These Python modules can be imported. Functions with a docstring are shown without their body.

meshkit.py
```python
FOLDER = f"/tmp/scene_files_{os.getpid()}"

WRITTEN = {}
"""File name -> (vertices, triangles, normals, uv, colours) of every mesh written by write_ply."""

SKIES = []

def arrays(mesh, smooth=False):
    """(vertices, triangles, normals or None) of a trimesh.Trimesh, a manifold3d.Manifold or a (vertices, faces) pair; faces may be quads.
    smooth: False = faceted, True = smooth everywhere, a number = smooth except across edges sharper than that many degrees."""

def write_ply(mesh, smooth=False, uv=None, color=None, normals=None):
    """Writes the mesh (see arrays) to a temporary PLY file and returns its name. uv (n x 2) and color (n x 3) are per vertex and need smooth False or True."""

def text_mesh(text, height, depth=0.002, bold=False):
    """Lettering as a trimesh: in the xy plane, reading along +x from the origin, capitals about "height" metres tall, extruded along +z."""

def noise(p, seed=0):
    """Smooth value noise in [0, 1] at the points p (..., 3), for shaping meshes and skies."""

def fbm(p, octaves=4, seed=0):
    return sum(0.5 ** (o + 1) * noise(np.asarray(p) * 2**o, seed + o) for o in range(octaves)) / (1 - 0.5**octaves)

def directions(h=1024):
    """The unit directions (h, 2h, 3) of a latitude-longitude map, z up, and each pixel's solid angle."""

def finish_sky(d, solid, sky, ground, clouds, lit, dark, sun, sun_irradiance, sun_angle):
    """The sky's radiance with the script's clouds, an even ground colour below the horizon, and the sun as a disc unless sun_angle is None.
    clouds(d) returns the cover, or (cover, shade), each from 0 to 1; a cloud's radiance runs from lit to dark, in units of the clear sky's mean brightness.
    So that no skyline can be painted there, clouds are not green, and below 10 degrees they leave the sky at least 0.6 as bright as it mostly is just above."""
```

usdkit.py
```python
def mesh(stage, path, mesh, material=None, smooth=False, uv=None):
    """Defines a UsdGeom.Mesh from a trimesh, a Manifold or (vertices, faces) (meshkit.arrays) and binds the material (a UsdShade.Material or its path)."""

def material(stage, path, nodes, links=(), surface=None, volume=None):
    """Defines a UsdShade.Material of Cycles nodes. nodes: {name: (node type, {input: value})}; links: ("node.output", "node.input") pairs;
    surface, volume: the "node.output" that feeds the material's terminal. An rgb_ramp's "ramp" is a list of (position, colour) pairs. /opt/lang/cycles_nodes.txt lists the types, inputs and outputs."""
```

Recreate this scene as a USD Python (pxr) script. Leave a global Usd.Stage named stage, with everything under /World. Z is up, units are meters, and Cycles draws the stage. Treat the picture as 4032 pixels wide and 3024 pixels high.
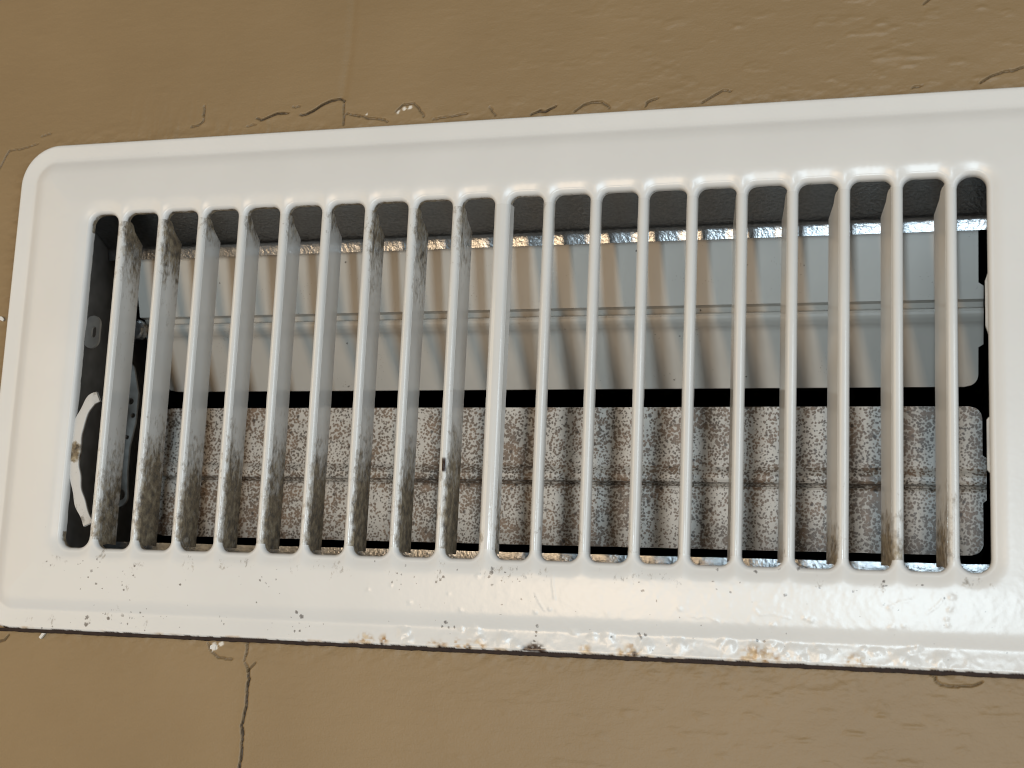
import math, random
import numpy as np
import trimesh, usdkit, meshkit
from scipy.spatial import Delaunay, cKDTree
from shapely.geometry import Polygon, Point, LineString
from pxr import Usd, UsdGeom, UsdLux, UsdShade, Gf, Sdf, Vt

random.seed(7)
RNG = np.random.default_rng(7)
stage = Usd.Stage.CreateInMemory()
UsdGeom.SetStageUpAxis(stage, UsdGeom.Tokens.z)
UsdGeom.SetStageMetersPerUnit(stage, 1.0)
UsdGeom.Xform.Define(stage, '/World')
UsdGeom.Scope.Define(stage, '/World/Looks')

# ------------------------------------------------------------------ camera, light, exposure
# millimetres on the register: x right, y up, d depth into the wall.  World = (x, d, y) / 1000.
cam = UsdGeom.Camera.Define(stage, '/World/camera')
R = np.array([[0.9588221, -0.0435657, 0.2806460], [-0.0072199, 0.9841064, 0.1774330], [-0.2839156, -0.1721529, 0.9432684]])
C = np.array([115.642, 69.653, -366.310])                         # x, -y, d
def toworld(a): return np.array([a[0], a[2], -a[1]])
rows = [toworld(R[0]), toworld(-R[1]), toworld(-R[2]), toworld(C) / 1000]
m = Gf.Matrix4d(1)
for i in range(4):
    for j in range(3):
        m[i, j] = float(rows[i][j])
cam.AddTransformOp().Set(m)
cam.CreateHorizontalApertureAttr(36.0)
cam.CreateVerticalApertureAttr(27.0)
cam.CreateFocalLengthAttr(36.0 * 5779.4 / 4032)
cam.CreateClippingRangeAttr(Gf.Vec2f(0.02, 50))
cam.CreateFocusDistanceAttr(0.405)
cam.CreateFStopAttr(24.0)
cam.CreateExposureAttr(0.0)

def rect_light(name, pos, target, w, h, color, intensity):
    l = UsdLux.RectLight.Define(stage, '/World/' + name)
    l.CreateWidthAttr(w); l.CreateHeightAttr(h)
    l.CreateColorAttr(Gf.Vec3f(*color)); l.CreateIntensityAttr(intensity)
    p, t = np.array(pos, float), np.array(target, float)
    z = (p - t) / np.linalg.norm(p - t)
    x = np.cross([0, 0, 1.0], z); x /= np.linalg.norm(x)
    y = np.cross(z, x)
    mm = Gf.Matrix4d(1)
    for i, r in enumerate((x, y, z, p)):
        for j in range(3):
            mm[i, j] = float(r[j])
    l.AddTransformOp().Set(mm)
    return l
rect_light('window_light', (0.10, -2.0, -0.32), (0, 0, 0), 0.16, 0.86, (0.72, 0.89, 1.0), 34.0)
rect_light('warm_lamp', (-0.46, -2.0, -0.38), (0, 0, 0), 0.16, 0.74, (1.0, 0.72, 0.45), 25.5)
rect_light('right_fill', (0.95, -0.85, -0.2), (0, 0, 0), 0.8, 1.0, (0.80, 0.92, 1.0), 2.3)  # added broad fill to brighten the left fins; no such window is seen
rect_light('left_fill', (-0.85, -0.75, -0.1), (-0.1, 0, 0), 0.6, 0.8, (1.0, 0.71, 0.37), 1.55)  # added warm fill that tints the left side, source unseen
dome = UsdLux.DomeLight.Define(stage, '/World/room_glow')
dm = usdkit.material(stage, '/World/Looks/room_glow', {'b': ('background_shader', {'color': (1.0, 0.90, 0.78), 'strength': 0.13})}, surface='b.background')
UsdShade.MaterialBindingAPI.Apply(dome.GetPrim()).Bind(dm)

# ------------------------------------------------------------------ helpers
used = {}
def numbered(path):
    n = used.get(path, -1) + 1
    used[path] = n
    return path if n == 0 else '%s_%03d' % (path, n)

def mesh(path, v, f, mat, normals=None, attrs=None, smooth=False):
    """v: (n,3) in x, y, d millimetres"""
    path = numbered(path)
    v = np.asarray(v, float); f = np.asarray(f, int)
    w = np.stack([v[:, 0], v[:, 2], v[:, 1]], 1) / 1000.0
    f = f[:, ::-1]                                            # the axis swap mirrors
    if normals is None and smooth is not False:
        me = trimesh.Trimesh(w, f, process=False)
        w, f, normals = meshkit.arrays(me, smooth)
    elif normals is not None:
        normals = np.stack([normals[:, 0], normals[:, 2], normals[:, 1]], 1)
    g = UsdGeom.Mesh.Define(stage, path)
    g.CreatePointsAttr(Vt.Vec3fArray.FromNumpy(w.astype(np.float32)))
    g.CreateFaceVertexCountsAttr(Vt.IntArray.FromNumpy(np.full(len(f), f.shape[1], np.int32)))
    g.CreateFaceVertexIndicesAttr(Vt.IntArray.FromNumpy(f.astype(np.int32).ravel()))
    g.CreateSubdivisionSchemeAttr('none')
    if normals is not None:
        g.CreateNormalsAttr(Vt.Vec3fArray.FromNumpy(normals.astype(np.float32)))
        g.SetNormalsInterpolation('vertex')
    for k, a in (attrs or {}).items():
        UsdGeom.PrimvarsAPI(g).CreatePrimvar(k, Sdf.ValueTypeNames.FloatArray, 'vertex').Set(Vt.FloatArray.FromNumpy(np.asarray(a, np.float32)))
    UsdShade.MaterialBindingAPI.Apply(g.GetPrim()).Bind(mat)
    return g.GetPrim()

def tag(prim, **kw):
    for k, v in kw.items():
        prim.SetCustomDataByKey(k, v)
    return prim

def thing(name, **kw):
    x = UsdGeom.Xform.Define(stage, numbered('/World/' + name))
    return tag(x.GetPrim(), **kw)

def vnormals(v, f):
    n = np.zeros_like(v)
    q = np.cross(v[f[:, 1]] - v[f[:, 0]], v[f[:, 2]] - v[f[:, 0]])
    for k in range(3):
        np.add.at(n, f[:, k], q)
    return n / np.maximum(np.linalg.norm(n, axis=1, keepdims=True), 1e-12)

def grid_faces(nr, nc, closed=False):
    i, j = np.meshgrid(np.arange(nr - 1), np.arange(nc if closed else nc - 1), indexing='ij')
    j2 = (j + 1) % nc
    a, b, c, d = i * nc + j, i * nc + j2, (i + 1) * nc + j2, (i + 1) * nc + j
    return np.concatenate([np.stack([a, b, c], -1).reshape(-1, 3), np.stack([a, c, d], -1).reshape(-1, 3)])

def sstep(a, b, x):
    t = np.clip((x - a) / (b - a), 0, 1)
    return t * t * (3 - 2 * t)

def noise(p, s=0): return meshkit.noise(p, s)
def fbm(p, o=4, s=0): return meshkit.fbm(p, o, s)

def P3(x, y, z=0): return np.stack([np.asarray(x, float), np.asarray(y, float), np.zeros_like(np.asarray(x, float)) + z], -1)

def splat(xy, items, default=1.0, soft=0.5):
    """soft round marks at items (x, y, r in photo pixels / 15)"""
    out = np.zeros(len(xy))
    tree = cKDTree(xy)
    for it in items:
        r = it[2] / 15.0 * default
        ids = tree.query_ball_point(it[:2], r * (1 + soft) + 0.2)
        if ids:
            dd = np.linalg.norm(xy[ids] - np.array(it[:2]), axis=1)
            out[ids] = np.maximum(out[ids], 1 - sstep(r * (1 - soft), r * (1 + soft), dd))
    return out

def line_dist(xy, pts):
    best = np.full(len(xy), 1e9); side = np.zeros(len(xy))
    for a, b in zip(pts[:-1], pts[1:]):
        a, b = np.array(a[:2], float), np.array(b[:2], float)
        ab = b - a
        t = np.clip(((xy - a) @ ab) / max(ab @ ab, 1e-9), 0, 1)
        v = xy - (a + t[:, None] * ab)
        dd = np.linalg.norm(v, axis=1)
        s = ab[0] * v[:, 1] - ab[1] * v[:, 0]
        up = dd < best
        best = np.where(up, dd, best); side = np.where(up, np.sign(s), side)
    return best, side

CRACKS= [(0.45, [(-77.9, 77.9), (-76.3, 77.1), (-73.8, 78.0), (-71.3, 78.9), (-67.6, 78.9)]), (0.5, [(-63.9, 78.0), (-62.2, 78.0), (-59.6, 79.1), (-57.1, 80.7), (-54.0, 81.9), (-51.5, 82.1), (-50.3, 81.3)]), (0.25, [(-50.4, 81.3), (-50.0, 73.8)]), (0.3, [(-99.1, 76.5), (-96.6, 76.9), (-95.0, 78.1), (-95.3, 82.8)]), (0.35, [(-49.4, 77.6), (-45.8, 76.8), (-42.1, 75.7), (-37.1, 74.9), (-36.4, 74.5)]), (0.3, [(-34.1, 77.2), (-32.1, 79.1), (-28.6, 79.4), (-26.8, 77.4), (-25.6, 75.2)]), (0.2, [(-80.7, 75.6), (-77.7, 76.1)]), (0.25, [(-66.3, 80.7), (-64.1, 80.6)]), (0.2, [(-164.8, 65.1), (-162.6, 70.2), (-161.2, 72.6), (-156.7, 72.9), (-151.1, 74.2)]), (0.25, [(-150.2, 76.6), (-147.0, 77.2)]), (0.4, [(6.0, 73.8), (8.4, 74.7), (10.3, 74.5), (13.1, 75.8)]), (0.35, [(18.6, 74.0), (20.9, 75.7), (23.6, 76.3), (26.3, 76.1), (28.3, 74.2)]), (0.35, [(38.1, 74.0), (38.6, 75.3), (41.3, 76.2)]), (0.3, [(53.5, 74.2), (56.3, 75.8), (58.9, 77.2), (61.3, 77.0)]), (0.25, [(-22.8, 74.2), (-17.9, 74.7), (-12.6, 75.4)]), (0.2, [(-6.2, 76.8), (-4.4, 74.1)]), (0.35, [(124.3, 74.8), (127.1, 76.5), (130.3, 77.5), (132.2, 77.5), (134.7, 78.4), (140.9, 78.8)]), (0.3, [(110.6, 97.3), (112.2, 98.6), (113.6, 99.4), (114.5, 101.5)]), (0.3, [(107.6, 74.7), (110.5, 75.2)]), (0.3, [(-68.2, -72.7), (-68.3, -76.1), (-68.8, -78.0), (-68.5, -79.2), (-67.4, -80.6)]), (0.42, [(-67.4, -80.6), (-67.2, -82.9), (-67.4, -86.6), (-67.3, -90.6), (-67.9, -93.4), (-68.2, -95.5), (-67.7, -98.3), (-67.7, -102.2), (-68.0, -106.8), (-67.9, -109.8)]), (0.25, [(-67.4, -80.6), (-65.7, -78.7)]), (0.25, [(-80.2, -73.8), (-79.2, -76.0), (-76.9, -77.5), (-72.7, -78.0)]), (0.35, [(-144.2, -74.4), (-145.2, -75.8), (-147.0, -76.2), (-150.0, -75.9)]), (0.3, [(111.5, -72.7), (112.6, -74.4), (113.9, -75.5), (116.7, -75.7), (120.7, -75.5), (123.0, -74.6)])]
SEAM= [(-49.3, 113.8), (-49.5, 105.6), (-49.6, 96.8), (-50.4, 88.0), (-50.8, 83.1)]
SPECKS= [(-130.6, -53.2, 9), (-129.3, -54.2, 9), (-114.5, -52.0, 10), (-116.0, -55.4, 12), (-116.9, -57.2, 9), (-114.3, -58.9, 10), (-102.3, -53.6, 9), (-102.6, -56.2, 9), (-105.9, -55.1, 8), (-105.3, -56.2, 8), (-105.4, -60.4, 9), (-87.8, -58.4, 10), (-117.3, -68.3, 18), (-117.4, -70.3, 18), (-111.7, -67.2, 10), (-110.6, -68.4, 14), (-106.2, -67.3, 15), (-100.6, -66.5, 10), (-103.8, -68.0, 7), (-102.4, -68.1, 8), (-104.3, -69.8, 8), (-131.7, -72.0, 12), (-128.2, -71.3, 10), (-132.3, -43.4, 12), (-107.2, -66.6, 8), (-116.4, -69.8, 10), (-98.7, -71.3, 8), (-21.8, -51.5, 9), (-24.1, -53.4, 10), (-25.4, -55.7, 9), (-12.7, -52.3, 9), (-11.9, -54.7, 12), (-11.0, -54.0, 12), (-13.0, -55.4, 10), (-7.4, -52.1, 9), (2.2, -51.5, 14), (2.1, -52.6, 14), (1.5, -53.6, 12), (2.3, -55.7, 12), (5.7, -52.3, 8), (8.9, -51.4, 8), (13.9, -58.4, 9), (5.1, -60.6, 8), (10.3, -59.1, 9), (-11.6, -66.6, 12), (-10.3, -65.7, 14), (-9.6, -67.0, 10), (-8.1, -66.8, 10), (14.5, -65.7, 14), (14.1, -67.2, 10), (14.0, -68.1, 10), (13.6, -69.4, 10), (-26.4, -66.0, 8), (42.0, -55.8, 12), (46.3, -51.6, 8), (60.7, -50.0, 10), (70.1, -50.2, 12), (75.9, -49.4, 12), (59.7, -53.0, 9), (60.5, -54.9, 9), (64.1, -55.5, 10), (77.4, -55.7, 12), (41.0, -66.7, 14), (42.6, -66.6, 14), (41.6, -67.5, 10), (70.4, -67.0, 10), (72.2, -67.0, 12), (85.7, -53.8, 9), (80.4, -49.2, 14), (33.9, -67.6, 9), (44.6, -70.5, 9), (100.8, -51.8, 11), (100.7, -52.8, 8), (101.5, -52.7, 8), (93.7, -54.3, 9), (94.5, -54.2, 9), (100.8, -57.1, 11), (108.5, -52.3, 8), (109.7, -52.3, 8), (114.7, -55.2, 10), (-52.8, -64.6, 14), (-51.4, -65.6, 18), (-52.3, -67.5, 10), (-51.8, -69.5, 10), (-53.4, -69.7, 10), (-76.0, -66.5, 8), (-75.4, -67.6, 8), (-74.6, -68.7, 9), (102.7, 57.2, 10), (91.7, 54.8, 7), (102.6, 63.8, 7), (-108.3, 68.2, 10)]
RUST= [(-33.1, -71.0, 30), (-31.8, -71.4, 28), (-27.5, -70.8, 25), (-13.9, -71.6, 25), (-11.3, -72.1, 30), (-7.2, -71.4, 28), (-4.3, -71.8, 30), (-0.9, -71.0, 32), (-36.7, -71.8, 15), (27.2, -71.1, 26), (39.4, -70.9, 40), (36.2, -71.5, 22), (67.8, -70.9, 35), (70.0, -70.5, 45), (72.8, -70.7, 45), (74.5, -71.2, 30), (62.9, -71.1, 20), (92.5, -71.2, 25), (93.8, -70.9, 30), (95.3, -71.2, 25)]
RUSTDARK= [(11.3, -71.7, 22), (12.5, -71.4, 28), (13.7, -71.1, 34), (15.2, -71.4, 28), (16.3, -71.6, 15), (-11.9, -72.2, 16), (-4.0, -71.9, 16), (-28.1, -72.0, 12), (40.0, -71.6, 18)]
BLOBS= [(-22.1, -68.9, 35), (-20.7, -70.8, 25), (-6.2, -67.1, 18), (-2.3, -67.8, 36), (-1.0, -69.3, 25), (5.2, -69.3, 40), (9.0, -70.9, 30), (-25.7, -56.7, 10), (-20.3, -60.9, 12), (-32.2, -58.0, 12), (-6.1, -62.4, 12), (14.1, -62.2, 12), (17.9, -61.2, 12), (24.0, -66.9, 20), (-1.6, -53.4, 14), (-9.5, -58.3, 9), (29.1, -67.7, 26), (33.0, -67.6, 36), (42.8, -69.5, 36), (41.3, -68.2, 20), (51.3, -68.8, 36), (61.9, -67.8, 30), (63.6, -68.3, 34), (69.8, -68.3, 28), (71.0, -70.2, 36), (74.0, -67.6, 24), (75.7, -68.3, 24), (79.6, -69.0, 44), (85.7, -69.5, 46), (81.3, -70.6, 26), (83.6, -61.6, 18), (51.3, -60.0, 16), (74.5, -63.2, 15), (82.0, -61.1, 12), (98.5, -68.7, 24), (99.4, -68.3, 24), (94.6, -69.9, 30), (96.2, -67.8, 14), (107.0, -67.8, 22), (108.3, -67.4, 22), (104.5, -70.0, 40), (106.5, -70.5, 40), (113.9, -69.8, 42), (116.4, -55.0, 22), (115.9, -57.9, 18), (115.3, -60.1, 12), (102.7, -62.6, 18), (105.4, -62.1, 12), (102.3, -57.9, 15), (115.5, -61.6, 12)]
SCRATCH= [[(18.3, -50.9), (18.5, -54.5), (19.2, -58.8)], [(14.0, -57.3), (15.6, -60.4), (16.6, -61.6)], [(53.6, -61.4), (55.9, -62.0), (58.2, -61.5), (61.1, -62.8)], [(110.7, -59.0), (113.0, -57.2), (114.5, -55.2)], [(70.1, -59.4), (71.2, -60.7), (74.1, -60.3), (78.5, -61.3)], [(102.5, -57.5), (104.5, -56.5), (107.1, -56.0)]]

# ------------------------------------------------------------------ materials
LK = '/World/Looks/'
def rampn(src, a, b, c0=(0, 0, 0), c1=(1, 1, 1)): return ('rgb_ramp', {'ramp': [(0, c0), (a, c0), (b, c1), (1, c1)]})

def enamel(name, base, rough, peel=0.10, peel_scale=700.0, spec=0.55):
    """white stove enamel with orange peel, grime (dirt), dark specks (speck) and rust (rust, rustdark) as surface wear"""
    N = {
        'pos': ('geometry', {}),
        'peel': ('noise_texture', {'scale': peel_scale, 'detail': 2.0}),
        'bump': ('bump', {'strength': peel, 'distance': 0.0004}),
        'tone': ('noise_texture', {'scale': 35.0, 'detail': 3.0}),
        'tonec': ('rgb_ramp', {'ramp': [(0.3, tuple(c * 0.95 for c in base)), (0.7, base)]}),
        'dirt': ('attribute', {'attribute': 'dirt'}), 'speck': ('attribute', {'attribute': 'speck'}),
        'rust': ('attribute', {'attribute': 'rust'}), 'rdark': ('attribute', {'attribute': 'rustdark'}),
        # grime: attribute + fine noise, thresholded
        'mp': ('mapping', {'mapping_type': 'point', 'scale': (1.0, 1.0, 0.55)}),
        'dn': ('noise_texture', {'scale': 900.0, 'detail': 5.0, 'roughness': 0.7}),
        'dn2': ('noise_texture', {'scale': 230.0, 'detail': 3.0, 'roughness': 0.6}),
        'dmix': ('math', {'math_type': 'multiply_add', 'value2': 1.0, 'value3': 0.0}),
        'd1': ('math', {'math_type': 'multiply_add', 'value2': 1.5}),
        'd2': ('math', {'math_type': 'add'}),
        'dr': ('rgb_ramp', {'ramp': [(0, (0, 0, 0)), (0.36, (0, 0, 0)), (0.50, (0.40, 0.40, 0.40)), (0.80, (0.92, 0.92, 0.92)), (1, (0.95, 0.95, 0.95))]}),
        'dgate': ('rgb_ramp', {'ramp': [(0, (0, 0, 0)), (0.02, (0, 0, 0)), (0.12, (1, 1, 1)), (1, (1, 1, 1))]}),
        'dm': ('math', {'math_type': 'multiply'}),
        'dcol': ('rgb_ramp', {'ramp': [(0.34, (0.05, 0.034, 0.018)), (0.5, (0.19, 0.138, 0.076)), (0.70, (0.40, 0.325, 0.21))]}),
        'mix1': ('mix', {}), 'mix2': ('mix', {'color2': (0.045, 0.03, 0.022)}),
        'rn': ('noise_texture', {'scale': 500.0, 'detail': 4.0}),
        'rcol': ('rgb_ramp', {'ramp': [(0.35, (0.36, 0.20, 0.075)), (0.65, (0.70, 0.56, 0.38))]}),
        'mix3': ('mix', {}), 'mix4': ('mix', {'color2': (0.03, 0.012, 0.006)}),
        'rsum': ('math', {'math_type': 'multiply_add', 'value2': 0.55, 'value3': rough, 'use_clamp': True}),
        'p': ('principled_bsdf', {'specular_ior_level': spec}),
    }
    K = [('pos.position', 'peel.vector'), ('peel.fac', 'bump.height'), ('pos.position', 'tone.vector'), ('tone.fac', 'tonec.fac'),
         ('pos.position', 'mp.vector'), ('mp.vector', 'dn.vector'), ('pos.position', 'dn2.vector'),
         ('dn.fac', 'd1.value1'), ('dirt.fac', 'd1.value3'), ('d1.value', 'd2.value1'), ('dn2off.value', 'd2.value2'), ('d2.value', 'dr.fac'),
         ('dirt.fac', 'dgate.fac'), ('dr.color', 'dm.value1'), ('dgate.color', 'dm.value2'),
         ('dn3.fac', 'dcol.fac'), ('pos.position', 'dn3.vector'), ('tonec.color', 'mix1.color1'), ('dcol.color', 'mix1.color2'), ('dm.value', 'mix1.fac'),
         ('mix1.color', 'mix3.color1'), ('rn.fac', 'rcol.fac'), ('rcol.color', 'mix3.color2'), ('rust.fac', 'mix3.fac'), ('pos.position', 'rn.vector'),
         ('mix3.color', 'mix4.color1'), ('rdark.fac', 'mix4.fac'), ('mix4.color', 'mix2.color1'), ('sp1.value', 'sp2.value1'), ('speck.fac', 'sp2.value2'), ('sp2.value', 'sp3.value1'), ('speck.fac', 'spg.fac'), ('spg.color', 'sp3.value2'), ('sp3.value', 'spr.fac'), ('pos.position', 'spn.vector'), ('spn.fac', 'sp1.value1'), ('spr.color', 'mix2.fac'),
         ('mix2.color', 'p.base_color'), ('dm.value', 'rsum.value1'), ('rsum.value', 'p.roughness'), ('bump.normal', 'p.normal')]
    N['dn2off'] = ('math', {'math_type': 'multiply_add', 'value2': 0.9, 'value3': -1.20})
    K.append(('dn2.fac', 'dn2off.value1'))
    N['spn'] = ('noise_texture', {'scale': 1500.0, 'detail': 2.0})
    N['sp1'] = ('math', {'math_type': 'multiply_add', 'value2': 1.1, 'value3': -0.55})
    N['sp2'] = ('math', {'math_type': 'add'}); N['sp3'] = ('math', {'math_type': 'multiply'})
    N['spg'] = ('rgb_ramp', {'ramp': [(0, (0, 0, 0)), (0.05, (0, 0, 0)), (0.2, (1, 1, 1)), (1, (1, 1, 1))]})
    N['spr'] = ('rgb_ramp', {'ramp': [(0, (0, 0, 0)), (0.40, (0, 0, 0)), (0.70, (0.66, 0.66, 0.66)), (1, (0.8, 0.8, 0.8))]})
    N['dn3'] = ('noise_texture', {'scale': 480.0, 'detail': 4.0, 'roughness': 0.65})
    N.pop('dmix')
    return usdkit.material(stage, LK + name, N, K, surface='p.BSDF')

WHITE = (0.77, 0.76, 0.74)
M_plate = enamel('white_enamel', WHITE, 0.27, 0.05)
M_bar = enamel('louver_enamel', (0.755, 0.745, 0.72), 0.11, 0.03, spec=0.95)

def spotted(name, base, amount, rough, dark):
    """painted damper sheet with round mould spots of two sizes; amount 0..1 sets how many"""
    N = {'pos': ('geometry', {}),
         'wob': ('noise_texture', {'scale': 700.0, 'detail': 2.0}),
         'wv': ('mix', {'mix_type': 'add', 'fac': 0.0011}),
         'v1': ('voronoi_texture', {'scale': 1280.0}), 'v2': ('voronoi_texture', {'scale': 330.0}),
         'n2': ('noise_texture', {'scale': 75.0, 'detail': 3.0}),
         'n4': ('noise_texture', {'scale': 210.0, 'detail': 3.0}),
         'nn': ('math', {'math_type': 'multiply_add', 'value2': 0.75}),
         'thr': ('math', {'math_type': 'multiply_add', 'value2': 0.75, 'value3': -0.66 + 0.56 * amount}),
         'sub1': ('math', {'math_type': 'subtract'}),
         'r1': ('rgb_ramp', {'ramp': [(0, (0, 0, 0)), (0.0, (0, 0, 0)), (0.22, (0.85, 0.85, 0.85)), (1, (0.9, 0.9, 0.9))]}),
         'r2': ('rgb_ramp', {'ramp': [(0, (0.9, 0.9, 0.9)), (0.06 + 0.05 * amount, (0.85, 0.85, 0.85)), (0.12 + 0.10 * amount, (0, 0, 0)), (1, (0, 0, 0))]}),
         'g2': ('rgb_ramp', {'ramp': [(0, (0, 0, 0)), (0.62 - 0.14 * amount, (0, 0, 0)), (0.66 - 0.13 * amount, (1, 1, 1)), (1, (1, 1, 1))]}),
         'm2f': ('math', {'math_type': 'multiply'}),
         'col': ('rgb_ramp', {'ramp': [(0.34, (0.035, 0.022, 0.014)), (0.7, (0.19, 0.108, 0.056))]}),
         'film': ('rgb_ramp', {'ramp': [(0.35, base), (0.65, tuple(c * dark for c in base))]}),
         'm1': ('mix', {}), 'm2': ('mix', {'color2': (0.035, 0.024, 0.019)}),
         'p': ('principled_bsdf', {'roughness': rough})}
    K = [('pos.position', n + '.vector') for n in ('wob', 'n2', 'n4')] + [
        ('pos.position', 'wv.color1'), ('wob.color', 'wv.color2'), ('wv.color', 'v1.vector'), ('wv.color', 'v2.vector'),
        ('n4.fac', 'nn.value1'), ('n2.fac', 'nn.value3'), ('nn.value', 'thr.value1'), ('thr.value', 'sub1.value1'), ('v1.distance', 'sub1.value2'), ('sub1.value', 'r1.fac'),
        ('v2.distance', 'r2.fac'), ('n4.fac', 'g2.fac'), ('r2.color', 'm2f.value1'), ('g2.color', 'm2f.value2'),
        ('n4.fac', 'col.fac'), ('n2.fac', 'film.fac'), ('film.color', 'm1.color1'), ('col.color', 'm1.color2'), ('r1.color', 'm1.fac'),
        ('m1.color', 'm2.color1'), ('m2f.value', 'm2.fac'), ('m2.color', 'p.base_color')]
    return usdkit.material(stage, LK + name, N, K, surface='p.BSDF')
M_mould = spotted('mould_speckled_enamel', (0.60, 0.565, 0.515), 1.12, 0.42, 0.80)
M_blade = spotted('blade_enamel', (0.57, 0.54, 0.49), 0.1, 0.24, 0.95)

def simple(name, color, rough, metal=0.0, bump=0.0, scale=500.0, var=0.25):
    N = {'pos': ('geometry', {}), 'n': ('noise_texture', {'scale': scale, 'detail': 3.0}),
         'c': ('rgb_ramp', {'ramp': [(0.3, tuple(c * (1 - var) for c in color)), (0.7, color)]}),
         'b': ('bump', {'strength': bump, 'distance': 0.0005}),
         'p': ('principled_bsdf', {'roughness': rough, 'metallic': metal})}
    return usdkit.material(stage, LK + name, N, [('pos.position', 'n.vector'), ('n.fac', 'c.fac'), ('c.color', 'p.base_color'), ('n.fac', 'b.height'), ('b.normal', 'p.normal')], surface='p.BSDF')
M_galv = simple('galvanized_steel', (0.36, 0.37, 0.38), 0.26, 1.0, 0.22, 1100.0)
M_galvdark = simple('dull_galvanized_steel', (0.20, 0.20, 0.20), 0.5, 0.4, 0.2, 200.0, 0.35)
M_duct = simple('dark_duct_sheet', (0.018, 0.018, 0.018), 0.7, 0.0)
M_lever = simple('worn_lever_paint', (0.60, 0.59, 0.56), 0.45, 0.0, 0.3, 350.0, 0.2)
M_gapshade = simple('painted_gap_shade', (0.030, 0.014, 0.009), 0.8, 0.0, 0.5, 900.0, 0.5)  # near-black brown, stands for the shadow line under the plate
M_chip = simple('bare_white_plaster', (0.78, 0.74, 0.68), 0.8, 0.0, 0.4, 900.0, 0.1)

M_wall = usdkit.material(stage, LK + 'tan_wall_paint', {
    'pos': ('geometry', {}), 'mp': ('mapping', {'mapping_type': 'point', 'scale': (0.35, 1.0, 1.0)}),
    'n': ('noise_texture', {'scale': 260.0, 'detail': 4.0, 'roughness': 0.6}),
    'g': ('noise_texture', {'scale': 1600.0, 'detail': 2.0}),
    'h': ('math', {'math_type': 'multiply_add', 'value2': 0.25}),
    'b': ('bump', {'strength': 0.30, 'distance': 0.0006}),
    't': ('noise_texture', {'scale': 22.0, 'detail': 4.0}),
    'c': ('rgb_ramp', {'ramp': [(0.3, (0.258, 0.175, 0.088)), (0.7, (0.290, 0.198, 0.102))]}),
    'k': ('attribute', {'attribute': 'crack'}), 'w': ('attribute', {'attribute': 'chip'}),
    'm1': ('mix', {'color2': (0.070, 0.046, 0.026)}), 'm2': ('mix', {'color2': (0.75, 0.70, 0.62)}),
    'p': ('principled_bsdf', {'roughness': 0.48, 'specular_ior_level': 0.42})},
    [('pos.position', 'mp.vector'), ('mp.vector', 'n.vector'), ('pos.position', 'g.vector'), ('g.fac', 'h.value1'), ('n.fac', 'h.value3'), ('h.value', 'b.height'),
     ('pos.position', 't.vector'), ('t.fac', 'c.fac'), ('c.color', 'm1.color1'), ('k.fac', 'm1.fac'), ('m1.color', 'm2.color1'), ('w.fac', 'm2.fac'),
     ('m2.color', 'p.base_color'), ('b.normal', 'p.normal')], surface='p.BSDF')

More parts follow.
